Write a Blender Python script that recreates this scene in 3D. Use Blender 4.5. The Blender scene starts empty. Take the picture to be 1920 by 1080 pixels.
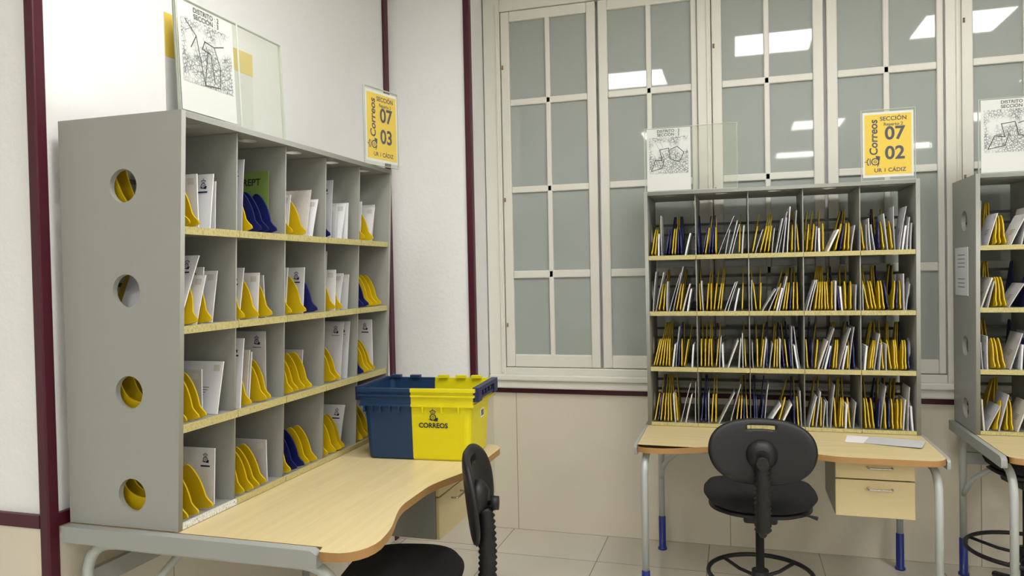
import bpy, bmesh, math, random
from mathutils import Matrix, Vector
random.seed(11)
S = bpy.context.scene
C = S.collection
S.view_settings.view_transform = 'Standard'
T = Matrix.Translation
def R(a, ax): return Matrix.Rotation(math.radians(a), 4, ax)
I4 = Matrix.Identity(4)

def lin(r, g, b):
    return tuple(((c/255)/12.92 if c/255 <= .04045 else ((c/255+.055)/1.055)**2.4) for c in (r, g, b)) + (1,)

def mat(name, rgb, rough=.5, metal=0, var=0, vscale=8, bump=0, bscale=60, ior=1.45):
    m = bpy.data.materials.new(name); m.use_nodes = True
    nt = m.node_tree; b = nt.nodes['Principled BSDF']
    b.inputs['Base Color'].default_value = lin(*rgb)
    b.inputs['Roughness'].default_value = rough
    b.inputs['Metallic'].default_value = metal
    b.inputs['IOR'].default_value = ior
    tc = nt.nodes.new('ShaderNodeTexCoord')
    n = nt.nodes.new('ShaderNodeTexNoise'); n.inputs['Scale'].default_value = vscale
    n.inputs['Detail'].default_value = 4
    nt.links.new(tc.outputs['Object'], n.inputs['Vector'])
    mx = nt.nodes.new('ShaderNodeMix'); mx.data_type = 'RGBA'
    c = lin(*rgb)
    v = max(var, .02)
    mx.inputs[6].default_value = tuple(max(0, x*(1-v)) for x in c[:3]) + (1,)
    mx.inputs[7].default_value = tuple(min(1, x*(1+v)) for x in c[:3]) + (1,)
    nt.links.new(n.outputs['Fac'], mx.inputs[0])
    nt.links.new(mx.outputs[2], b.inputs['Base Color'])
    if bump:
        n2 = nt.nodes.new('ShaderNodeTexNoise'); n2.inputs['Scale'].default_value = bscale
        n2.inputs['Detail'].default_value = 5
        nt.links.new(tc.outputs['Object'], n2.inputs['Vector'])
        bp = nt.nodes.new('ShaderNodeBump'); bp.inputs['Strength'].default_value = bump
        bp.inputs['Distance'].default_value = .01
        nt.links.new(n2.outputs['Fac'], bp.inputs['Height'])
        nt.links.new(bp.outputs['Normal'], b.inputs['Normal'])
    return m

def tile_mat(name, c1, c2, cm, w, h, mortar, axes, off=(0, 0), rough=.3):
    m = mat(name, c1, rough)
    nt = m.node_tree; b = nt.nodes['Principled BSDF']
    tc = nt.nodes['Texture Coordinate']
    sp = nt.nodes.new('ShaderNodeSeparateXYZ'); cb = nt.nodes.new('ShaderNodeCombineXYZ')
    nt.links.new(tc.outputs['Object'], sp.inputs[0])
    for k in range(2):
        a = nt.nodes.new('ShaderNodeMath'); a.operation = 'ADD'; a.inputs[1].default_value = off[k] + 50*(w, h)[k]
        nt.links.new(sp.outputs[axes[k]], a.inputs[0]); nt.links.new(a.outputs[0], cb.inputs[k])
    br = nt.nodes.new('ShaderNodeTexBrick'); br.offset = 0; br.squash = 1
    br.inputs['Scale'].default_value = 1
    br.inputs['Brick Width'].default_value = w; br.inputs['Row Height'].default_value = h
    br.inputs['Mortar Size'].default_value = mortar; br.inputs['Mortar Smooth'].default_value = .1
    br.inputs['Color1'].default_value = lin(*c1); br.inputs['Color2'].default_value = lin(*c2)
    br.inputs['Mortar'].default_value = lin(*cm)
    nt.links.new(cb.outputs[0], br.inputs['Vector'])
    n = nt.nodes.new('ShaderNodeTexNoise'); n.inputs['Scale'].default_value = 3; n.inputs['Detail'].default_value = 8
    nt.links.new(tc.outputs['Object'], n.inputs['Vector'])
    mx = nt.nodes.new('ShaderNodeMix'); mx.data_type = 'RGBA'; mx.blend_type = 'MULTIPLY'; mx.inputs[0].default_value = .10
    nt.links.new(br.outputs['Color'], mx.inputs[6]); nt.links.new(n.outputs['Color'], mx.inputs[7])
    nt.links.new(mx.outputs[2], b.inputs['Base Color'])
    return m

M_wall = mat('white_plaster', (240, 240, 239), .75, var=.02, bump=.22, bscale=45)
M_paintwood = mat('cream_white_paint', (226, 224, 214), .35, var=.03, bump=.05, bscale=20)
M_ceil = mat('ceiling_white', (236, 236, 232), .9)
M_maroon = mat('maroon_paint', (72, 16, 34), .4)
M_floor = tile_mat('floor_tile', (212, 207, 193), (206, 201, 187), (150, 144, 130), .6, .6, .003, (0, 1), (.17, .1), .16)
M_dadoB = tile_mat('dado_tile_back', (226, 218, 200), (222, 214, 196), (160, 150, 130), 1.29, 2, .0025, (0, 2), (1.34, 0), .3)
M_dadoS = tile_mat('dado_tile_side', (226, 218, 200), (222, 214, 196), (160, 150, 130), 1.29, 2, .0025, (1, 2), (.3, 0), .3)
M_glass = mat('frosted_grey_glass', (166, 172, 167), .03, var=.03, ior=1.45)
M_grey = mat('grey_laminate', (155, 156, 149), .45, var=.03, vscale=4, bump=.04, bscale=250)
M_greyD = mat('grey_laminate_dark', (138, 140, 132), .5)
M_rail = mat('grey_steel', (158, 161, 156), .4, .1)
M_tube = mat('pale_grey_tube', (184, 189, 186), .35, .1)
M_blue = mat('blue_plastic', (24, 32, 92), .4)
M_footblue = mat('foot_blue', (34, 50, 128), .35)
M_yel = mat('yellow_plastic', (204, 172, 14), .4, var=.05)
M_paper = mat('white_paper', (228, 228, 230), .8, var=.03, vscale=30)
M_paper2 = mat('offwhite_paper_shaded', (192, 192, 194), .8, var=.06, vscale=30)  # off-white paper with shade painted in: greyed so packed letters look shadowed
M_paper3 = mat('pale_print_paper', (208, 203, 196), .8, var=.1, vscale=120)
M_navy = mat('navy_print', (28, 32, 66), .6)
M_greyprint = mat('grey_print', (120, 122, 128), .7)
M_black = mat('black_plastic', (24, 24, 26), .5, bump=.1, bscale=300)
M_fabric = mat('black_fabric', (24, 24, 27), .95, var=.2, vscale=200, bump=.5, bscale=400)
M_chrome = mat('steel', (190, 190, 190), .25, 1)
M_dark = mat('dark_grey_bar', (90, 92, 86), .5)
M_cblue = mat('crate_blue', (24, 54, 90), .4, var=.06)
M_cnavy = mat('crate_navy', (22, 34, 80), .4)
M_cyel = mat('crate_yellow', (220, 208, 8), .38, var=.04)
M_signyel = mat('sign_yellow', (236, 200, 38), .5)
M_paleyel = mat('pale_yellow_card', (228, 200, 84), .6)
M_ink = mat('black_ink', (25, 25, 30), .6)
M_green = mat('green_sheet', (122, 146, 74), .4)
M_woodedge = mat('beech_edge', (166, 126, 76), .4, var=.1, vscale=15)
M_brass = mat('brown_metal', (150, 120, 84), .4, .5)

def wood_mat():
    m = mat('pale_maple', (226, 208, 158), .35)
    nt = m.node_tree; b = nt.nodes['Principled BSDF']; tc = nt.nodes['Texture Coordinate']
    mp = nt.nodes.new('ShaderNodeMapping'); mp.inputs['Scale'].default_value = (2, 30, 2)
    n = nt.nodes.new('ShaderNodeTexNoise'); n.inputs['Scale'].default_value = 1.5; n.inputs['Detail'].default_value = 6
    r = nt.nodes.new('ShaderNodeValToRGB')
    r.color_ramp.elements[0].position = .35; r.color_ramp.elements[0].color = lin(206, 188, 141)
    r.color_ramp.elements[1].position = .65; r.color_ramp.elements[1].color = lin(213, 196, 150)
    nt.links.new(tc.outputs['Object'], mp.inputs[0]); nt.links.new(mp.outputs[0], n.inputs['Vector'])
    nt.links.new(n.outputs['Fac'], r.inputs[0]); nt.links.new(r.outputs[0], b.inputs['Base Color'])
    return m
M_wood = wood_mat()

def label_mat(base, ink):
    m = mat('label_strip_paper', base, .6)
    nt = m.node_tree; b = nt.nodes['Principled BSDF']; tc = nt.nodes['Texture Coordinate']
    mp = nt.nodes.new('ShaderNodeMapping'); mp.inputs['Scale'].default_value = (320, 320, 110)
    n = nt.nodes.new('ShaderNodeTexNoise'); n.inputs['Scale'].default_value = 1; n.inputs['Detail'].default_value = 1
    r = nt.nodes.new('ShaderNodeValToRGB')
    r.color_ramp.elements[0].position = .33; r.color_ramp.elements[0].color = lin(*ink)
    r.color_ramp.elements[1].position = .5; r.color_ramp.elements[1].color = lin(*base)
    nt.links.new(tc.outputs['Object'], mp.inputs[0]); nt.links.new(mp.outputs[0], n.inputs['Vector'])
    nt.links.new(n.outputs['Fac'], r.inputs[0]); nt.links.new(r.outputs[0], b.inputs['Base Color'])
    return m
M_label = label_mat((190, 179, 124), (162, 150, 98))
M_labelW = label_mat((226, 224, 218), (150, 150, 150))

def map_mat():
    m = mat('map_print', (238, 238, 238), .7)
    nt = m.node_tree; b = nt.nodes['Principled BSDF']; tc = nt.nodes['Texture Coordinate']
    n = nt.nodes.new('ShaderNodeTexNoise'); n.inputs['Scale'].default_value = 14
    ad = nt.nodes.new('ShaderNodeVectorMath'); ad.operation = 'MULTIPLY_ADD'; ad.inputs[1].default_value = (.03, .03, .03)
    nt.links.new(tc.outputs['Object'], n.inputs['Vector']); nt.links.new(n.outputs['Color'], ad.inputs[0]); nt.links.new(tc.outputs['Object'], ad.inputs[2])
    v = nt.nodes.new('ShaderNodeTexVoronoi'); v.feature = 'DISTANCE_TO_EDGE'; v.inputs['Scale'].default_value = 85
    r = nt.nodes.new('ShaderNodeValToRGB')
    r.color_ramp.elements[0].position = .03; r.color_ramp.elements[0].color = lin(120, 122, 130)
    r.color_ramp.elements[1].position = .16; r.color_ramp.elements[1].color = lin(222, 222, 227)
    n2 = nt.nodes.new('ShaderNodeTexNoise'); n2.inputs['Scale'].default_value = 11
    r2 = nt.nodes.new('ShaderNodeValToRGB')
    r2.color_ramp.elements[0].position = .5; r2.color_ramp.elements[1].position = .62
    mx = nt.nodes.new('ShaderNodeMix'); mx.data_type = 'RGBA'; mx.inputs[7].default_value = lin(230, 230, 233)
    nt.links.new(tc.outputs['Object'], n2.inputs['Vector']); nt.links.new(n2.outputs['Fac'], r2.inputs[0]); nt.links.new(r2.outputs[0], mx.inputs[0])
    nt.links.new(ad.outputs[0], v.inputs['Vector']); nt.links.new(v.outputs['Distance'], r.inputs[0])
    nt.links.new(r.outputs[0], mx.inputs[6]); nt.links.new(mx.outputs[2], b.inputs['Base Color'])
    return m
M_map = map_mat()

def acrylic():
    m = bpy.data.materials.new('clear_acrylic'); m.use_nodes = True
    nt = m.node_tree; nt.nodes.clear()
    o = nt.nodes.new('ShaderNodeOutputMaterial'); mx = nt.nodes.new('ShaderNodeMixShader')
    t = nt.nodes.new('ShaderNodeBsdfTransparent'); t.inputs[0].default_value = (.965, .97, .955, 1)
    g = nt.nodes.new('ShaderNodeBsdfPrincipled'); g.inputs['Base Color'].default_value = lin(225, 228, 220); g.inputs['Roughness'].default_value = .12
    f = nt.nodes.new('ShaderNodeLayerWeight'); f.inputs[0].default_value = .5
    p = nt.nodes.new('ShaderNodeMath'); p.operation = 'POWER'; p.inputs[1].default_value = 4
    a = nt.nodes.new('ShaderNodeMath'); a.operation = 'MULTIPLY_ADD'; a.inputs[1].default_value = .4; a.inputs[2].default_value = .05; a.use_clamp = True
    nt.links.new(f.outputs['Facing'], p.inputs[0]); nt.links.new(p.outputs[0], a.inputs[0]); nt.links.new(a.outputs[0], mx.inputs[0])
    nt.links.new(t.outputs[0], mx.inputs[1]); nt.links.new(g.outputs[0], mx.inputs[2]); nt.links.new(mx.outputs[0], o.inputs[0])
    return m
M_acr = acrylic()
M_acredge = mat('acrylic_edge', (196, 204, 190), .2)

def emis(name, s):
    m = bpy.data.materials.new(name); m.use_nodes = True
    b = m.node_tree.nodes['Principled BSDF']
    b.inputs['Emission Color'].default_value = (1, .987, .96, 1); b.inputs['Emission Strength'].default_value = s
    return m
M_light = emis('light_diffuser', 28)

# ---------- helpers
def empty(name, M=I4, parent=None, **p):
    e = bpy.data.objects.new(name, None); C.objects.link(e); e.empty_display_size = .1
    e.parent = parent; e.matrix_basis = M
    for k, v in p.items(): e[k] = v
    return e

def mo(name, me, mats=None, parent=None, M=I4, smooth=False, bevel=0, **p):
    if mats is not None:
        if len(me.materials): me.materials.clear()
        for m in (mats if isinstance(mats, (list, tuple)) else [mats]): me.materials.append(m)
    o = bpy.data.objects.new(name, me); C.objects.link(o)
    o.parent = parent; o.matrix_basis = M
    if smooth:
        for f in me.polygons: f.use_smooth = True
    if bevel:
        b = o.modifiers.new('b', 'BEVEL'); b.width = bevel; b.segments = 2; b.limit_method = 'ANGLE'
    for k, v in p.items(): o[k] = v
    return o

def bmbox(bm, x0, x1, y0, y1, z0, z1, mi=0):
    vs = [bm.verts.new((x, y, z)) for x in (x0, x1) for y in (y0, y1) for z in (z0, z1)]
    for q in ((0, 1, 3, 2), (4, 6, 7, 5), (0, 4, 5, 1), (2, 3, 7, 6), (0, 2, 6, 4), (1, 5, 7, 3)):
        f = bm.faces.new([vs[i] for i in q]); f.material_index = mi

def bm2me(bm, name='m', norm=True):
    if norm: bmesh.ops.recalc_face_normals(bm, faces=bm.faces)
    me = bpy.data.meshes.new(name); bm.to_mesh(me); bm.free(); return me

def boxes(bl, name='m'):
    bm = bmesh.new()
    for b in bl: bmbox(bm, *b)
    return bm2me(bm, name)

def curve_mesh(cu):
    o = bpy.data.objects.new('tmp', cu); C.objects.link(o)
    dg = bpy.context.evaluated_depsgraph_get()
    me = bpy.data.meshes.new_from_object(o.evaluated_get(dg))
    bpy.data.objects.remove(o); return me

def plate(pts, holes, th, A=None):
    cu = bpy.data.curves.new('c', 'CURVE'); cu.dimensions = '2D'; cu.fill_mode = 'BOTH'; cu.extrude = th/2
    for P in [pts]+holes:
        s = cu.splines.new('POLY'); s.points.add(len(P)-1); s.use_cyclic_u = True
        for i, q in enumerate(P): s.points[i].co = (q[0], q[1], 0, 1)
    me = curve_mesh(cu)
    if A: me.transform(A)
    return me
AX_YZ = Matrix(((0, 0, 1, 0), (1, 0, 0, 0), (0, 1, 0, 0), (0, 0, 0, 1)))
AX_F = Matrix(((1, 0, 0, 0), (0, 0, -1, 0), (0, 1, 0, 0), (0, 0, 0, 1)))
AX_S = Matrix(((0, 0, -1, 0), (-1, 0, 0, 0), (0, 1, 0, 0), (0, 0, 0, 1)))

def circle(cx, cy, r, n=32): return [(cx+r*math.cos(2*math.pi*i/n), cy+r*math.sin(2*math.pi*i/n)) for i in range(n)]

def smooth_closed(P, n=5):
    out = []; N = len(P)
    for i in range(N):
        p0, p1, p2, p3 = [Vector(P[(i+k-1) % N]) for k in range(4)]
        for j in range(n):
            t = j/n
            q = .5*((2*p1)+(p2-p0)*t+(2*p0-5*p1+4*p2-p3)*t*t+(3*p1-p0-3*p2+p3)*t**3)
            out.append((q.x, q.y))
    return out

def fillet(P, r, n=6):
    P = [Vector(p) for p in P]; out = [P[0]]
    for i in range(1, len(P)-1):
        a = (P[i-1]-P[i]); b = (P[i+1]-P[i]); d = min(r, a.length*.49, b.length*.49)
        A = P[i]+a.normalized()*d; B = P[i]+b.normalized()*d
        for j in range(n+1):
            t = j/n; out.append(A*(1-t)**2+P[i]*2*t*(1-t)+B*t*t)
    out.append(P[-1]); return out

def tube(P, rad, n=12, bm=None, closed=False, mi=0):
    own = bm is None
    if own: bm = bmesh.new()
    P = [Vector(p) for p in P]; N = len(P)
    if not isinstance(rad, (list, tuple)): rad = [rad]*N
    up = None; rings = []
    for i in range(N):
        if closed: d = (P[(i+1) % N]-P[i-1]).normalized()
        else: d = (P[min(i+1, N-1)]-P[max(i-1, 0)]).normalized()
        if up is None:
            up = Vector((0, 0, 1)) if abs(d.z) < .9 else Vector((1, 0, 0))
        s = d.cross(up).normalized(); up = s.cross(d).normalized()
        rings.append([bm.verts.new(P[i]+(s*math.cos(2*math.pi*k/n)+up*math.sin(2*math.pi*k/n))*rad[i]) for k in range(n)])
    for i in range(N if closed else N-1):
        a, b = rings[i], rings[(i+1) % N]
        for k in range(n):
            f = bm.faces.new((a[k], a[(k+1) % n], b[(k+1) % n], b[k])); f.material_index = mi; f.smooth = True
    if not closed:
        bm.faces.new(rings[0][::-1]).material_index = mi; bm.faces.new(rings[-1]).material_index = mi
    if own: return bm2me(bm)

def polys_bm(bm, polys, A, mi=0):
    for P in polys:
        try:
            f = bm.faces.new([bm.verts.new(A @ Vector((p[0], p[1], 0))) for p in P]); f.material_index = mi
        except Exception: pass

def annulus(cx, cy, r0, r1, n=20):
    o = []
    for i in range(n):
        a = 2*math.pi*i/n; b = 2*math.pi*(i+1)/n
        o.append([(cx+r0*math.cos(a), cy+r0*math.sin(a)), (cx+r1*math.cos(a), cy+r1*math.sin(a)),
                  (cx+r1*math.cos(b), cy+r1*math.sin(b)), (cx+r0*math.cos(b), cy+r0*math.sin(b))])
    return o

def emblem(sc, cx=0, cy=0):
    P = annulus(0, -.1, .27, .38)+annulus(0, -.1, .09, .15, 12)
    P += [[(.08, -.40), (.42, -.16), (.60, -.16), (.52, -.56), (.1, -.52)], [(-.08, -.40), (-.5, -.28), (-.52, -.35), (-.1, -.52)]]
    P += [[(-.3, .33), (.3, .33), (.32, .41), (-.32, .41)]]
    for x, y in ((-.3, .54), (-.16, .62), (0, .65), (.16, .62), (.3, .54)): P.append(circle(x, y, .075, 10))
    P += [[(-.02, .73), (.02, .73), (.02, .9), (-.02, .9)], [(-.07, .79), (.07, .79), (.07, .83), (-.07, .83)]]
    return [[(cx+sc*x, cy+sc*y) for x, y in q] for q in P]

def text_me(s, size, bold=.0, shear=0):
    cu = bpy.data.curves.new('t', 'FONT'); cu.body = s; cu.size = size; cu.align_x = 'CENTER'; cu.align_y = 'CENTER'
    cu.offset = size*bold; cu.shear = shear; cu.resolution_u = 4
    return curve_mesh(cu)

def lettering(items, extra_polys=(), A=I4):
    bm = bmesh.new()
    for s, size, x, y, rot, bold, sh in items:
        me = text_me(s, size, bold, sh); me.transform(A @ T((x, y, 0)) @ R(rot, 'Z'))
        bm.from_mesh(me); bpy.data.meshes.remove(me)
    polys_bm(bm, extra_polys, A)
    return bm2me(bm, norm=False)

def strokes(lines, w):
    out = []
    for L in lines:
        for a, b in zip(L[:-1], L[1:]):
            a = Vector(a); b = Vector(b); d = (b-a).normalized()*w/2; n = Vector((-d.y, d.x))
            out.append([tuple(a-d-n), tuple(b+d-n), tuple(b+d+n), tuple(a-d+n)])
    return out

def struct(name, me, m, **k): return mo(name, me, m, kind='structure', **k)

# ---------- room shell
XL, YB, YC, HC = -2.03, 4.52, 1.77, 3.5
struct('floor', boxes([(-4.1, 5.1, -6.1, 4.7, -.1, 0)]), M_floor)
struct('ceiling', boxes([(-4.1, 5.1, -6.1, 4.7, HC, HC+.1)]), M_ceil)
struct('wall_left', boxes([(XL-.1, XL, YC+.1, YB+.1, 0, HC)]), M_wall)
struct('wall_return', boxes([(-4.1, XL, YC, YC+.1, 0, HC)]), M_wall)
struct('wall_pillar', boxes([(XL, -1.5, 4.19, YB+.1, 0, HC)]), M_wall)
struct('wall_back', boxes([(-1.5, 5.1, YB, YB+.1, 0, HC)]), M_wall)
struct('wall_right', boxes([(5, 5.1, -6.1, YB, 0, HC)]), M_wall)
struct('wall_front', boxes([(-4.1, 5, -6.1, -6, 0, HC)]), M_wall)
struct('wall_side', boxes([(-4.1, -4, -6, YC, 0, HC)]), M_wall)
ZR = .868
struct('trim_1', boxes([(-1.5, 5, YB-.008, YB, 0, ZR)]), M_dadoB)
struct('trim_2', boxes([(XL, -1.492, 4.182, 4.19, 0, ZR)]), M_dadoB)
struct('trim_3', boxes([(-1.5, -1.492, 4.19, YB-.008, 0, ZR)]), M_dadoS)
struct('trim_4', boxes([(XL, XL+.008, YC+.02, 4.182, 0, ZR)]), M_dadoS)
struct('trim_5', boxes([(-4, XL-.02, YC-.008, YC, 0, ZR)]), M_dadoB)
struct('trim_6', boxes([(-1.49, 5, YB-.018, YB, ZR, ZR+.035)]), M_maroon, bevel=.004)
struct('trim_7', boxes([(XL, -1.48, 4.172, 4.19, ZR, ZR+.035), (-1.5, -1.482, 4.19, YB, ZR, ZR+.035)]), M_maroon)
struct('trim_8', boxes([(XL, XL+.016, YC+.02, 4.17, ZR, ZR+.04)]), M_maroon)
struct('trim_9', boxes([(-4, XL-.02, YC-.016, YC, ZR, ZR+.04)]), M_maroon)
struct('trim_10', boxes([(XL-.02, XL+.016, YC-.016, YC+.024, 0, HC)]), M_maroon, bevel=.005)
struct('trim_11', boxes([(XL, XL+.016, 4.135, 4.19, 0, HC)]), M_maroon, bevel=.004)
struct('trim_12', boxes([(-1.525, -1.486, 4.176, 4.215, 0, HC)]), M_maroon, bevel=.004)
# windows
GW = .2275; MB = .03; ST = .055
rows = [(1.116, 1.59), (1.637, 2.12), (2.16, 2.66), (2.70, 3.18)]
PER = 1.267
for k in range(3):
    x0 = -1.328+PER*k
    w = empty('window_%d' % (k+1), kind='structure')
    mo('casement_frame', boxes([(x0-.14 if k else x0-.165, x0-ST-.004, 4.452, YB, .99, 3.4), (x0-ST-.004, x0+1.08+ST, 4.452, YB, 3.245, 3.4),
                                (x0-ST-.004, x0+1.08+ST, 4.452, YB, .99, 1.035), (x0+1.08+ST+.004, x0+PER-.14, 4.452, YB, .99, 3.4),
                                (x0-ST-.03, x0-ST-.012, 4.444, 4.456, 1.0, 3.3)]), M_paintwood, w, bevel=.005)
    for j in range(2):
        a = x0+j*(.485+2*ST+.016); b = a+2*GW+MB
        L = [(a-ST, a, 4.462, 4.498, 1.038, 3.243), (b, b+ST, 4.462, 4.498, 1.038, 3.243), (a+GW, a+GW+MB, 4.464, 4.494, 1.1, 3.19),
             (a, b, 4.462, 4.498, 1.038, rows[0][0]), (a, b, 4.462, 4.498, rows[3][1], 3.243)]
        for r in range(3): L.append((a, b, 4.464, 4.494, rows[r][1], rows[r+1][0]))
        leaf = mo('casement_leaf', boxes(L), M_paintwood, w, bevel=.006)
        mo('glass_pane', boxes([(a-.01, b+.01, 4.482, 4.488, 1.1, 3.2)]), M_glass, leaf)
        hx = a-ST+.012 if j == 0 else b+ST-.012
        for hz in (1.3, 2.08, 2.9):
            mo('hinge', tube([(hx, 4.458, hz-.012), (hx, 4.458, hz+.012)], .005, 8), M_brass, leaf)
struct('trim_13', boxes([(-1.49, 5, 4.434, YB, .955, .992), (-1.49, 5, 4.455, YB, ZR+.036, .955)]), M_paintwood, bevel=.008)
struct('trim_14', boxes([(-1.5, 5, 4.47, YB, 3.4, HC)]), M_paintwood)

for x, y in [(.32, 2.38), (1.69, 2.39), (-.93, 1.62), (1.04, -1.53), (.97, -4.2), (2.83, -4.0), (3.1, .4), (-.9, -1.5), (-1, -4.2), (3.0, -1.8)]:
    e = empty('ceiling_light', T((x, y, HC)), label='square white recessed office light panel in the ceiling', category='ceiling light', group='ceiling light panels')
    mo('light_frame', boxes([(-.32, .32, -.32, -.3, -.02, 0), (-.32, .32, .3, .32, -.02, 0), (-.32, -.3, -.3, .3, -.02, 0), (.3, .32, -.3, .3, -.02, 0)]), M_ceil, e)
    mo('light_diffuser', boxes([(-.3, .3, -.3, .3, -.014, -.002)]), M_light, e)

# ---------- sorting shelf unit
HU = 1.24; ZS = [.015, .31, .605, .90]
def yo(z, ln): return ln*(1-z/HU)
def shelf_unit(M, L, D, label, ln=.04, whitecells=(), pt=.006):
    e = empty('sorting_shelf', M, label=label, category='mail sorting shelf', group='mail sorting shelves')
    for x in (0, L-.018):
        hs = [circle(.2*D/.44, z, .05) for z in (.10, .41, .715, 1.03)]
        mo('side_panel', plate([(ln-.014, 0.001), (D, 0.001), (D, HU), (-.018, HU)], hs, .018, T((x+.009, 0, 0)) @ AX_YZ), M_grey, e)
    for i in range(1, 5):
        mo('partition', plate([(ln, .002), (D-.01, .002), (D-.01, HU-.02), (0, HU-.02)], [], pt, T((L*i/5, 0, 0)) @ AX_YZ), M_grey, e)
    tp = plate([(.018, -.016), (L-.018, -.016), (L-.018, D), (.018, D)], [circle(L*(i+.5)/5, .06, .032, 24) for i in range(5)], .018, T((0, 0, HU-.010)))
    mo('top_panel', tp, M_grey, e)
    for k, z in enumerate(ZS):
        y = yo(z, ln)
        s = mo('shelf', boxes([(.018, L-.018, y, D-.009, z-.013, z)]), M_greyD, e)
        for c in range(5):
            x0 = max(.019, L*c/5+.0015); x1 = min(L-.019, L*(c+1)/5-.0015)
            zz = max(z-.020, .001)
            mo('label_strip', boxes([(x0, x1, y-.012, y-.001, zz, z+.003)]), M_labelW if (k, c) in whitecells else M_label, s)
        for zz in (.12, .175):
            mo('support_rail', boxes([(.019, L-.019, D-.03, D-.022, z+zz, z+zz+.014)]), M_dark, e)
        mo('rear_stop', boxes([(.019, L-.019, D-.009, D-.004, z, z+.04)]), M_greyD, e)
    return e

prof = smooth_closed([(0, .006), (.005, .045), (.018, .09), (.038, .126), (.06, .146), (.078, .138), (.092, .105), (.112, .074), (.155, .066), (.205, .09),
                      (.235, .16), (.25, .215), (.272, .222), (.285, .19), (.288, .006)], 4)
ME_D = {}
for key, m in (('D', M_yel), ('B', M_blue)):
    me = plate([(a, max(0.0, b)) for a, b in prof], [], .005, T((.0025, 0, 0)) @ AX_YZ); me.materials.clear(); me.materials.append(m); ME_D[key] = me

def env_mesh(d, h, th, pm, emb, win, bend):
    bm = bmesh.new(); n = 4; V = []
    for i in range(n+1):
        z = h*i/n; o = bend*(i/n)**2
        V.append([bm.verts.new((x+o, y, z)) for x, y in ((0, 0), (th, 0), (th, d), (0, d))])
    for i in range(n):
        for k in range(4): bm.faces.new((V[i][k], V[i][(k+1) % 4], V[i+1][(k+1) % 4], V[i+1][k]))
    bm.faces.new(V[0][::-1]); bm.faces.new(V[-1])
    bmesh.ops.recalc_face_normals(bm, faces=bm.faces)
    def off(z): return bend*(z/h)**2
    if emb:
        zc = h-.035; A = T((off(zc)-.0012, .035, zc)) @ AX_S
        polys_bm(bm, emblem(.024), A, 1)
        polys_bm(bm, [[(-.018, -.026), (.018, -.026), (.018, -.021), (-.018, -.021)]], A, 1)
    if win:
        for q in range(4):
            zc = h*.5-.008*q
            polys_bm(bm, [[(-.03, -.0012), (.03-.006*q, -.0012), (.03-.006*q, .0012), (-.03, .0012)]], T((off(zc)-.001, d*.4, zc)) @ AX_S, 2)
        zc = h-.022
        polys_bm(bm, [[(-.012, -.01), (.012, -.01), (.012, .01), (-.012, .01)]], T((off(zc)-.001, .022, zc)) @ AX_S, 3)
    me = bm2me(bm, norm=False)
    for m in (pm, M_navy, M_greyprint, M_paper3): me.materials.append(m)
    return me
ENV_W = [(env_mesh(.18, .16, .003, M_paper, 0, 1, .004), .16, .003), (env_mesh(.2, .18, .004, M_paper, 1, 0, .0), .18, .004),
         (env_mesh(.16, .15, .006, M_paper2, 0, 1, .003), .15, .006), (env_mesh(.19, .19, .003, M_paper3, 0, 1, .006), .19, .003),
         (env_mesh(.18, .17, .004, M_paper, 0, 1, .002), .17, .004)]
ENV_T = [(env_mesh(.24, .235, .004, M_paper, 1, 0, .006), .235, .004), (env_mesh(.21, .22, .005, M_paper, 1, 0, .003), .22, .005), (env_mesh(.22, .245, .003, M_paper2, 1, 0, .008), .245, .003)]
ENV_S = [(env_mesh(.16, h, th, pm, 0, 1, b), h, th) for h, th, pm, b in ((.13, .004, M_paper2, .004), (.16, .003, M_paper, .006), (.18, .005, M_paper2, .0), (.15, .007, M_paper3, .004), (.215, .003, M_paper2, .008), (.12, .008, M_paper, .003))]

def fill(Mu, x0, x1, z, seq, dl, el, grp, small=False, span=(0.04, .96), ln=.04):
    n = len(seq); w = x1-x0; prev = None
    for i, ch in enumerate(seq):
        b = x0+w*(span[0]+(span[1]-span[0])*(i+.35)/n)+random.uniform(-.2, .2)*w/n
        if ch in 'DB': me, h, th = ME_D[ch], .22, .005
        elif ch == 'T': me, h, th = random.choice(ENV_T)
        else: me, h, th = random.choice(ENV_S if small else ENV_W)
        t = random.gauss(.0, dl) if ch in 'DB' else random.gauss(.12 if not small else 0, el)
        lo = -(b-x0-.003)/h; hi = (x1-.006-th-b-.008)/h
        if prev:
            pb, ph, pt, pth = prev; hm = min(h, ph)
            if b < pb+pth+.001: b = pb+pth+.001; hi = (x1-.006-th-b-.008)/h
            lo = max(lo, (pb-b+hm*pt+pth+.001)/hm)
        if small: hi = min(hi, (x1-.01-b-(n-i)*.0065)/h)
        if lo > hi: continue
        t = min(max(t, lo), hi); prev = (b, h, t, th+(.004 if ch not in 'DB' else .001))
        a = math.atan(t)
        y = yo(z, ln)+(random.uniform(.004, .012) if ch in 'DB' else random.uniform(.004, .028) if small or ch == 'T' else random.uniform(.012, .06))
        Mx = Mu @ T((b, y, z+.0006+th*abs(math.sin(a)))) @ Matrix.Rotation(a, 4, 'Y')
        if ch in 'DB':
            o = mo('shelf_divider', me, None, None, Mx)
            o['label'] = ('yellow' if ch == 'D' else 'dark blue')+' plastic divider with curved edge standing on sorting shelf'
            o['category'] = 'divider'
        else:
            o = mo('envelope', me, None, None, Mx)
            o['label'] = 'large white envelope with dark emblem standing in shelf slot' if ch == 'T' else 'white letter envelope standing between shelf dividers'
            o['category'] = 'envelope'
        o['group'] = grp+(' dividers' if ch in 'DB' else ' envelopes')

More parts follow.
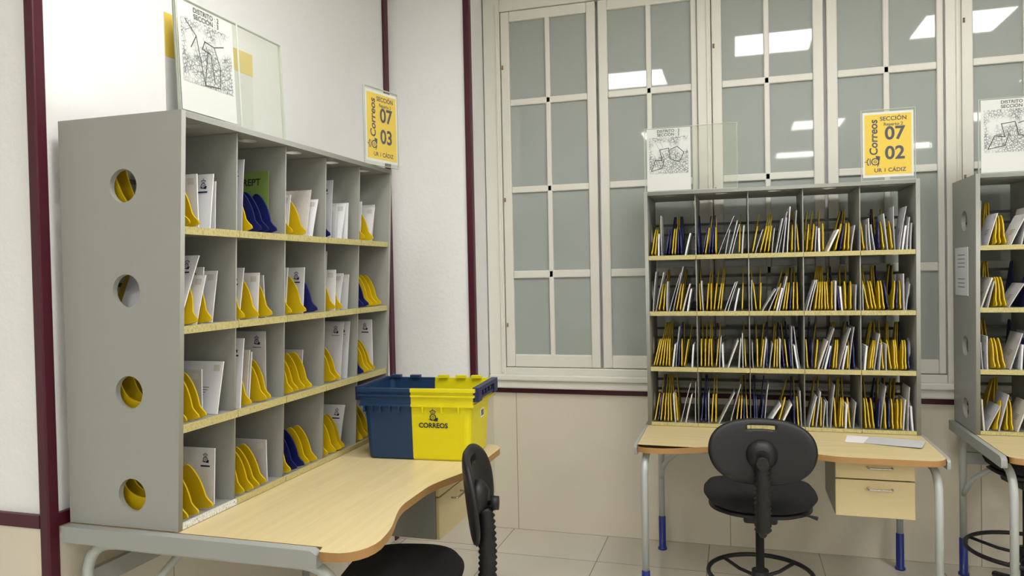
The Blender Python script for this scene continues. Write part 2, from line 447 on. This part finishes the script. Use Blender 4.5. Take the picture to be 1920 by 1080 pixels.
# unit 1
L1, D1 = 1.38, .44; T1 = .875
MU1 = T((-1.55, 1.81, T1+.001)) @ R(90, 'Z')
shelf_unit(MU1, L1, D1, 'grey mail sorting shelf with round side holes beside white wall', .05, {(0, 0)})
seq1 = {3: ['DDWWW', 'TDBBB', 'DWDWW', 'BTWWW', 'DWDWW'], 2: ['TDWDWW', 'DWDWDW', 'DWDWB', 'TDWDWW', 'BBDDD'],
        1: ['DDDWW', 'TDWWDDT', 'DDDDW', 'WDDTT', 'BDDDT'], 0: ['DDDW', 'DDDDW', 'DBBDD', 'DDDDW', 'DDDW']}
for k, cells in seq1.items():
    for c, sq in enumerate(cells):
        fill(MU1, L1*c/5+(.02 if c == 0 else .004), L1*(c+1)/5-.004-(.016 if c == 4 else 0), ZS[k], sq, .05, .1, 'wall shelf', span=(.05, .85), ln=.05)
gc = empty('green_card', MU1 @ T((L1*1/5+.222, .05, ZS[3]+.001)) @ R(4, 'Y'), label='translucent green card with dark letters standing in the shelf slot', category='card')
mo('card_sheet', boxes([(0, .002, 0, .20, 0, .23)]), M_green, gc)
mo('lettering', lettering([('REPT', .034, 0, 0, 0, .02, 0)], (), T((-.001, .07, .19)) @ AX_S), M_ink, gc)

# unit 2
L2, D2 = 1.31, .40; T2 = .795; Y2 = 4.01
MU2 = T((-.46, Y2, T2+.001))
shelf_unit(MU2, L2, D2, 'grey mail sorting shelf packed with letters below the window', .02, (), .004)
random.seed(8)
for k in range(4):
    for c in range(5):
        sq = ''
        for i in range(random.choice((13, 14, 15))):
            r = random.random(); pb = .5 if (k, c) in ((3, 1), (3, 0), (0, 2), (0, 1)) else .14
            sq += ('B' if random.random() < pb else 'D') if r < .66 else ('T' if r > .985 else 'W')
        if c in (0, 4) and k in (2, 3, 0): sq = sq[:10]+'WWW'
        fill(MU2, L2*c/5+(.02 if c == 0 else .004), L2*(c+1)/5-.004-(.016 if c == 4 else 0), ZS[k], sq, .10, .32, 'window shelf', True, (.02, .98), ln=.02)
# unit 3
MU3 = T((1.09, 4.03, T2+.011))
L3 = 1.31
shelf_unit(MU3, L3, .38, 'grey mail sorting shelf with taped notice beside another shelf', .02, (), .004)
for k in range(4):
    for c in range(2):
        fill(MU3, L3*c/5+(.02 if c == 0 else .004), L3*(c+1)/5-.004, ZS[k], random.choice(('WWDDDWDWBW', 'WWDWDDWDDW', 'WWDBDDWWDD')), .08, .28, 'end shelf', True, (.02, .98), ln=.02)

# ---------- desks
def desk(M, L, D, fs, fm, Tz, label, pedf, cr=.10, dl=0, rf=.10, rw=.032, ext=0):
    e = empty('desk', M, label=label, category='desk', group='sorting desks')
    def w(x):
        def ss(t): t = min(max(t, 0), 1); return t*t*(3-2*t)
        return 1-ss((x-.10)/.33) if x < .5 else ss((x-.58)/.34)
    Ld = L-dl
    P = [(0, D), (0, -fs+rf+.0), (-ext, -fs+rf-.01), (-ext, -fs+cr-ext)]
    for i in range(1, 8):
        t = math.radians(90*i/7); P.append((cr-(cr+ext)*math.cos(t), -fs+cr-cr*math.sin(t)-ext*math.cos(t)))
    n = 40
    for i in range(1, n):
        x = cr+(Ld-.08-cr)*i/n; P.append((x, -(fm+(fs-fm)*w(x))))
    for i in range(0, 7):
        t = math.radians(90*i/6); P.append((Ld-.08+.08*math.sin(t), -fs+.08-.08*math.cos(t)))
    P.append((Ld, D))
    me = plate(P, [], .026, T((0, 0, Tz-.013)))
    me.materials.clear(); me.materials.append(M_wood); me.materials.append(M_woodedge)
    for f in me.polygons: f.material_index = 0 if abs(f.normal.z) > .5 else 1
    mo('desktop', me, None, e)
    for x0, x1, lx in ((-.002-rw, -.002, .03), (Ld+.002, Ld+.002+rw, Ld-.03)):
        sr = plate([(-fs+rf, Tz-.05), (D, Tz-.05), (D, Tz-.001), (-fs+rf+.02, Tz-.001), (-fs+rf, Tz-.012)], [], x1-x0, T(((x0+x1)/2, 0, 0)) @ AX_YZ)
        mo('side_rail', sr, M_rail, e, bevel=.006)
        zt = Tz-.065; r = .017
        sx = 1 if lx < .5 else -1
        yf = -fs+max(.06, rf-.03)
        path = fillet([(lx, D-.03, .17), (lx, D-.03, zt), (lx, yf, zt), (lx, yf, .17)], .12)
        mo('leg_frame', tube(path, r, 14), M_tube, e)
        for y in (D-.03, yf):
            mo('foot', tube([(lx, y, 0), (lx, y, .012), (lx, y, .013), (lx, y, .19), (lx, y, .195)], [.026, .026, .02, .02, .018], 14), M_footblue, e, label='blue adjustable foot')
        mo('brace', tube(fillet([(lx, D-.035, .42), (lx+sx*.02, D-.10, .52), (lx+sx*.25, D-.3, zt+.02)], .1), .013, 12), M_tube, e)
    mo('crossbar', boxes([(.03, Ld-.03, D-.04, D-.02, Tz-.22, Tz-.16)]), M_rail, e)
    x0, x1 = .875, 1.20
    z0, z1 = Tz-.29, Tz-.03
    mo('pedestal_body', boxes([(x0, x0+.015, -pedf+.016, 0, z0, z1), (x1-.015, x1, -pedf+.016, 0, z0, z1), (x0+.015, x1-.015, -pedf+.016, 0, z0, z0+.015), (x0+.015, x1-.015, -.015, 0, z0+.015, z1)]), M_greyD, e, bevel=.003)
    for a, b in ((z0, z0+.165), (z0+.17, z1)):
        d = mo('drawer', boxes([(x0+.001, x1-.001, -pedf, -pedf+.015, a, b), (x0+.02, x1-.02, -pedf+.0145, -.03, a+.02, b-.02)]), M_wood, e, bevel=.003, label='pale wood drawer front')
        zc = b-.035; xc = (x0+x1)/2+.02
        mo('handle', tube(fillet([(xc-.05, -pedf-.0, zc), (xc-.05, -pedf-.025, zc), (xc+.05, -pedf-.025, zc), (xc+.05, -pedf, zc)], .015), .004, 8), M_chrome, d)
    return e
desk(T((-1.55, 1.81, 0)) @ R(90, 'Z'), L1, D1, .575, .50, T1, 'pale wood sorting desk with wavy front edge and grey steel frame', .43, .12, .10, .13, .032, .035)
desk(T((-.46, Y2, 0)), L2, D2, .51, .41, T2, 'pale wood sorting desk with tube legs and blue feet below window', .40, .06, 0, .06, .014)
desk(T((1.09, 4.03, 0)), L3, .38, .46, .36, T2+.01, 'pale wood sorting desk with grey tube legs at end of row', .34, .06, 0, .03, .024)

# ---------- sign holders
def holder(M, w, h, label, cat='sign'):
    e = empty('sign_holder', M, label=label, category=cat)
    mo('acrylic_panel', boxes([(0, w, 0, .003, 0, h), (0, w, -.008, -.006, 0, h)]), M_acr, e)
    t = .002
    mo('acrylic_edge', boxes([(0, w, -.0085, .0035, 0, t), (0, t, -.0085, .0035, t, h-t), (w-t, w, -.0085, .0035, t, h-t), (0, w, -.0085, .0035, h-t, h)]), M_acredge, e)
    return e
def sign07(M, num, label):
    e = holder(M, .24, .345, label)
    cx, cz = .12, .175
    mo('printed_sheet', boxes([(cx-.112, cx+.112, -.004, -.003, cz-.158, cz+.158)]), M_paper, e)
    mo('yellow_print', boxes([(cx-.103, cx+.103, -.0049, -.0043, cz-.146, cz+.146)]), M_signyel, e)
    A = T((cx, -.0053, cz)) @ AX_F
    it = [('SECCIÓN', .028, .024, .123, 0, .02, 0), ('Reparto 2', .021, .024, .096, 0, .02, 0), ('07', .088, .030, .050, 0, .025, 0), (num, .088, .030, -.045, 0, .025, 0),
          ('Correos', .050, -.062, .035, 90, .025, .1), ('UR 1 CÁDIZ', .026, .008, -.125, 0, .02, 0)]
    em = [[(-y-.062, x-.082) for x, y in p] for p in emblem(.048)]
    mo('lettering', lettering(it, em, A), M_navy, e)
def mapsign(M, w, h, pw, ph, d2, route, label, x0=.012, mid=None):
    e = holder(M, w, h, label, 'map')
    z0 = (h-ph)/2+.0
    if mid: mo('acrylic_rib', boxes([(mid-.004, mid+.004, -.0095, -.0086, .003, h-.003)]), M_acredge, e)
    mo('printed_sheet', boxes([(x0, x0+pw, -.004, -.003, z0, z0+ph)]), M_paper, e)
    mo('street_map', boxes([(x0+.012, x0+pw-.012, -.0048, -.0042, z0+ph*.27, z0+ph*.86)]), M_map, e)
    A = T((x0, -.0053, z0)) @ AX_F
    L = [[(x*pw, y*ph) for x, y in l] for l in route]
    rs = random.Random(len(label)); thin = []
    for q in range(20):
        a = (rs.uniform(.08, .92), rs.uniform(.3, .84)); an = rs.choice((.3, 1.87, .5, 2.0)); l = rs.uniform(.06, .22)
        bx_, by_ = a[0]+l*math.cos(an), a[1]+l*math.sin(an)*.7
        if .05 < bx_ < .95 and .28 < by_ < .86: thin.append([(a[0]*pw, a[1]*ph), (bx_*pw, by_*ph)])
    mo('lettering', lettering([('DISTRITO : 2', .021, pw*.5, ph*.955, 0, .015, 0), ('SECCIÓN : '+d2, .021, pw*.5, ph*.895, 0, .015, 0)], strokes(L, .0036)+strokes(thin, .0011), A), M_ink, e)
    return e
r1 = [[(.12, .84), (.3, .72), (.42, .28), (.7, .3), (.72, .5), (.62, .68), (.45, .7), (.4, .62), (.55, .6), (.6, .34)], [(.42, .28), (.5, .62)], [(.3, .72), (.2, .6)], [(.62, .68), (.8, .72)]]
r2 = [[(.1, .32), (.2, .5), (.35, .48), (.3, .66), (.5, .68), (.55, .5), (.75, .45), (.85, .6), (.7, .7), (.55, .66)], [(.1, .32), (.35, .36), (.4, .5)]]
mapsign(MU1 @ T((.01, .0, HU)) @ R(-2, 'X'), .53, .34, .25, .325, '3', r1, 'clear acrylic holder with black and white route map on shelf top', mid=.28)
ys = empty('yellow_sheet', MU1 @ T((.03, .06, HU)), label='yellow paper card standing behind a map holder on shelf top', category='card')
mo('card_sheet', boxes([(0, .42, 0, .002, 0, .30)]), M_paper, ys)
mo('yellow_print', boxes([(.0, .10, -.001, 0, .17, .30), (.10, .42, -.001, 0, .21, .285)]), M_paleyel, ys)
sign07(MU1 @ T((1.15, .0, HU)) @ R(-12, 'Z'), '03', 'yellow section sign in clear acrylic holder reading 07 03')
mapsign(MU2 @ T((.006, .0, HU)), .47, .335, .225, .325, '2', r2, 'clear acrylic holder with street map sheet on shelf top')
sign07(MU2 @ T((1.055, .0, HU)), '02', 'yellow section sign in clear acrylic holder reading 07 02')
mapsign(MU3 @ T((.015, .0, HU)), .47, .35, .28, .34, '1', r2, 'clear acrylic holder with street map beside the window')
nt = empty('paper_notice', MU3 @ T((-.0005, .33, .66)), label='white printed notice taped on grey shelf side panel', category='paper')
mo('notice_sheet', boxes([(-.002, 0, -.22, 0, 0, .24)]), M_paper, nt)
mo('printed_lines', lettering([], [[(-.06, z), (.06, z), (.06, z+.004), (-.06, z+.004)] for z in (-.08, -.06, -.04, .02, .04, .06, .08)], T((-.0026, -.11, .12)) @ AX_S), M_greyprint, nt)

for x, y, a, w, h, mm in ((.60, 3.86, -12, .21, .15, M_paper), (.70, 3.83, -18, .24, .16, M_paper2), (.27, 3.965, 5, .07, .05, M_paper)):
    bm = bmesh.new(); n = 6
    V = [[bm.verts.new((w*(i/n-.5), h*(j/2-.5), .001+.004*(i/n)**2*(1 if mm is M_paper2 else .3))) for j in range(3)] for i in range(n+1)]
    for i in range(n):
        for j in range(2): bm.faces.new((V[i][j], V[i+1][j], V[i+1][j+1], V[i][j+1]))
    o = mo('paper_sheet', bm2me(bm), mm, None, T((x, y, T2+(.0022 if mm is M_paper2 else .0004))) @ R(a, 'Z'), label='loose white printed paper sheet lying on the desk', category='paper', group='papers on desk')
    sm = o.modifiers.new('s', 'SOLIDIFY'); sm.thickness = .0008

# ---------- crate
KX = .040
cr = empty('storage_crate', T((-1.268, 2.90, T1+.001)) @ R(4, 'Z'), label='half blue half yellow plastic mail crate on the wooden desk', category='crate')
bx, by, tx, ty, ch = .196, .140, .212, .155, .280
bm = bmesh.new()
def rr(hx, hy, z):
    r = .025; P = []
    for cx, cy, a in ((hx+KX-r, -hy+r, -90), (hx+KX-r, hy-r, 0), (-hx+r, hy-r, 90), (-hx+r, -hy+r, 180)):
        if a == 90: P.append((0, hy, z))
        for i in range(5):
            t = math.radians(a+90*i/4); P.append((cx+r*math.cos(t), cy+r*math.sin(t), z))
    P.append((0, -hy, z)); return P
lv = [(bx-.006, by-.006, .0), (bx, by, .008), (bx+(tx-bx)*.8, by+(ty-by)*.8, ch*.8), (tx, ty, ch)]
VR = [[bm.verts.new(p) for p in rr(*l)] for l in lv]
n = len(VR[0])
def cm(f): f.material_index = 0 if f.calc_center_median().x < 0 else 1
for a, b in zip(VR[:-1], VR[1:]):
    for k in range(n): cm(bm.faces.new((a[k], a[(k+1) % n], b[(k+1) % n], b[k])))
iT = [i for i, v in enumerate(VR[0]) if abs(v.co.x) < 1e-6]
lo, hi = sorted(iT)
cm(bm.faces.new(VR[0][lo:hi+1][::-1])); cm(bm.faces.new((VR[0][hi:]+VR[0][:lo+1])[::-1]))
body = mo('crate_body', bm2me(bm), [M_cblue, M_cyel], cr)
sm = body.modifiers.new('s', 'SOLIDIFY'); sm.thickness = .005; sm.offset = -1
bm = bmesh.new()
ox, oy = tx+.016, ty+.012
for z0, z1, g in ((ch-.062, ch-.052, -.006), (ch-.052, ch-.022, -.010), (ch-.022, ch-.014, -.002), (ch-.014, ch-.002, -.009), (ch-.002, ch+.012, 0)):
    for sx, mi in ((-1, 0), (1, 1)):
        xa, xb = (-ox-g, 0) if sx < 0 else (0, ox+KX+g)
        bmbox(bm, xa, xb, -oy-g, -ty+.002, z0, z1, mi); bmbox(bm, xa, xb, ty-.002, oy+g, z0, z1, mi)
        xa, xb = (-ox-g, -tx+.002) if sx < 0 else (tx+KX-.002, ox+KX+g)
        bmbox(bm, xa, xb, -ty+.002, ty-.002, z0, z1, mi)
mo('rim', bm2me(bm), [M_cblue, M_cyel], cr)
for x in (-.2, -.165, -.13, -.09, -.05, .05, .13, .2):
    mo('rib', boxes([(x-.003, x+.003, -oy+.002, -ty+.012, ch-.085, ch-.062)]), M_cblue if x < 0 else M_cyel, cr)
for sx in (-1, 1):
    bm = bmesh.new()
    x0, x1 = (ox-.012+KX, ox+.014+KX) if sx > 0 else (-ox-.014, -ox+.012)
    bmbox(bm, x0, x1, -.150, .160, ch+.0, ch+.016); bmbox(bm, x0, x1, -.150, -.10, ch-.040, ch+.001); bmbox(bm, x0, x1, .10, .160, ch-.040, ch+.001)
    bmbox(bm, x0+.004, x1-.004, -.101, .101, ch-.034, ch-.024)
    for y in (-.05, 0, .05): bmbox(bm, x0+.006, x1-.006, y-.004, y+.004, ch-.025, ch+.001)
    mo('handle', bm2me(bm), M_cnavy, cr, label='dark blue slotted end handle')
for x in (-.18, -.09, .04, .12, .19):
    mo('hinge_tab', boxes([(x-.022, x+.022, ty-.016, ty+.01, ch+.012, ch+.024)]), M_cyel if x > 0 else M_cblue, cr)
def facey(z): return -by-(ty-by)*z/ch
def fm(x, z): return T((x, facey(z)-.0022, z)) @ R(93, 'X')
mo('lettering', lettering([('CORREOS', .027, 0, 0, 0, .03, 0)], emblem(.036, 0, .038), fm(.090, .142)), M_navy, cr)
bxr = bx+KX+.0095
mo('barcode_label', boxes([(bxr, bxr+.0015, .0, .05, .15, .185)]), M_paper, cr)
mo('barcode_print', boxes([(bxr+.0015, bxr+.002, .006+i*.007, .0085+i*.007+(i % 3)*.001, .155, .18) for i in range(6)]), M_ink, cr)

# ---------- chair
def cushion(hw, hd, th, crown, ex=3.2, n=28, holes=None):
    bm = bmesh.new()
    def pt(u, v, s):
        r = max(abs(u), abs(v))
        if r < 1e-9: x = y = 0
        else:
            a = math.atan2(v, u); k = (abs(math.cos(a))**ex+abs(math.sin(a))**ex)**(-1/ex)
            x, y = r*k*math.cos(a), r*k*math.sin(a)
        ed = math.sqrt(max(0, 1-r**6))
        return Vector((x*hw, y*hd, s*(th/2)*ed+crown*(x*x)))
    G = {}
    for s in (1, -1):
        for i in range(n+1):
            for j in range(n+1):
                u, v = 2*i/n-1, 2*j/n-1
                if s == -1 and (i in (0, n) or j in (0, n)): G[s, i, j] = G[1, i, j]
                else: G[s, i, j] = bm.verts.new(pt(u, v, s))
    def hole(i, j): return holes and holes(2*(i+.5)/n-1, 2*(j+.5)/n-1)
    for i in range(n):
        for j in range(n):
            for s in (1, -1):
                if not hole(i, j):
                    q = [G[s, i, j], G[s, i+1, j], G[s, i+1, j+1], G[s, i, j+1]]
                    bm.faces.new(q if s == 1 else q[::-1]).smooth = True
            if holes and not hole(i, j):
                for di, dj, a, b in ((1, 0, (1, 0), (1, 1)), (-1, 0, (0, 0), (0, 1)), (0, 1, (0, 1), (1, 1)), (0, -1, (0, 0), (1, 0))):
                    if 0 <= i+di < n and 0 <= j+dj < n and hole(i+di, j+dj):
                        p = (i+a[0], j+a[1]); q = (i+b[0], j+b[1])
                        bm.faces.new((G[1, p[0], p[1]], G[1, q[0], q[1]], G[-1, q[0], q[1]], G[-1, p[0], p[1]]))
    return bm2me(bm)

def chair(M, sh, bc, label, back=True, bh=.155, sw=1.0, ring=.22):
    e = empty('office_chair', M, label=label, category='chair', group='black swivel chairs')
    mo('seat', cushion(.235*sw, .215*sw, .075, .018, 3.0), M_fabric, e, T((0, 0, sh-.04)), label='black fabric seat cushion')
    mo('seat_shell', cushion(.215*sw, .195*sw, .03, .01, 3.0, 16), M_black, e, T((0, 0, sh-.083)))
    if back:
        by_ = -.26
        def hl(u, v): return abs(u) < .24 and .66 < v < .80
        Mb = T((0, by_, bc)) @ R(90-6, 'X')
        bme = cushion(.208, bh, .034, .045, 2.5, 30, hl)
        for v in bme.vertices:
            v.co.x *= 1-.10*max(0, -v.co.y/bh)
        mo('backrest', bme, M_black, e, Mb, label='black curved plastic backrest with hand slot')
        mo('bracket', tube([(0, by_-.014, bc-.01), (0, by_-.03, bc-.01), (0, by_-.04, bc-.01), (0, by_-.056, bc-.012)], [.062, .06, .05, .03], 20), M_black, e)
        mo('knob', tube([(.0, by_-.05, bc-.03), (0, by_-.065, bc-.03), (0, by_-.066, bc-.03), (0, by_-.092, bc-.03)], [.008, .008, .026, .024], 12), M_black, e)
        z0, z1 = sh-.1, bc-.045; P = []; Rr = []
        nn = 30
        for i in range(nn+1):
            P.append((0, by_-.042-.008*math.sin(math.pi*i/nn), z1+(z0-z1)*i/nn)); Rr.append(.034 if i % 2 else .026)
        mo('bellows', tube(P, Rr, 14), M_black, e)
        mo('support_bar', tube(fillet([(0, by_-.042, z0+.02), (0, by_-.042, z0-.015), (0, -.05, z0-.005)], .05), .016, 10), M_black, e)
    mo('mechanism', boxes([(-.07, .07, -.1, .1, sh-.14, sh-.095)]), M_black, e, bevel=.012)
    mo('lever', tube([(.05, 0, sh-.12), (.2, .02, sh-.125), (.24, .02, sh-.135)], [.005, .005, .009], 8), M_black, e)
    mo('gas_column', tube([(0, 0, .09), (0, 0, .30), (0, 0, .301), (0, 0, sh-.13)], [.028, .028, .018, .018], 16), M_black, e)
    bm = bmesh.new(); n = 48; rr_ = ring; zr = .285
    tube([(rr_*math.cos(2*math.pi*i/n), rr_*math.sin(2*math.pi*i/n), zr) for i in range(n)], .010, 10, bm, True)
    for k in range(4):
        a = math.radians(45+90*k); tube([(.03*math.cos(a), .03*math.sin(a), zr-.02), (.12*math.cos(a), .12*math.sin(a), zr-.02), (rr_*math.cos(a), rr_*math.sin(a), zr)], .008, 8, bm)
    tube([(0, 0, zr-.05), (0, 0, zr+.015)], .036, 16, bm)
    mo('foot_ring', bm2me(bm), M_black, e, label='black ring footrest')
    bm = bmesh.new()
    tube([(0, 0, .06), (0, 0, .13)], [.05, .04], 16, bm)
    for k in range(5):
        a = math.radians(72*k+18); c, s = math.cos(a), math.sin(a)
        tube([(.03*c, .03*s, .105), (.15*c, .15*s, .09), (.29*c, .29*s, .06)], [.028, .022, .016], 10, bm)
    mo('star_base', bm2me(bm), M_black, e)
    for k in range(5):
        a = math.radians(72*k+18); c, s = math.cos(a), math.sin(a)
        mo('glide', tube([(.28*c, .28*s, 0), (.28*c, .28*s, .02), (.28*c, .28*s, .021), (.28*c, .28*s, .06)], [.028, .026, .01, .01], 12), M_black, e)
    return e
chair(T((-1.145, 2.385, 0)) @ R(101, 'Z'), .60, .855, 'black swivel drafting chair turned sideways at the wall desk', bh=.165)
chair(T((.085, 3.42, 0)) @ R(1, 'Z'), .67, .882, 'black swivel drafting chair seen from behind at the window desk', bh=.134)
chair(T((1.28, 3.98, 0)) @ R(10, 'Z'), .73, 1.0, 'black swivel stool with ring footrest pushed under the end desk', back=False, sw=.7, ring=.25)

# ---------- world + camera
w = bpy.data.worlds.new('w'); S.world = w; w.use_nodes = True
w.node_tree.nodes['Background'].inputs[0].default_value = (.8, .85, .9, 1); w.node_tree.nodes['Background'].inputs[1].default_value = .3
cd = bpy.data.cameras.new('cam'); cam = bpy.data.objects.new('camera', cd); C.objects.link(cam)
cd.lens = 1400/1920*36; cd.sensor_width = 36; cd.clip_start = .05
cam.matrix_world = T((0, 0, 1.62)) @ R(16.7, 'Z') @ R(90-1.1, 'X') @ R(-1.15, 'Z')
S.camera = cam
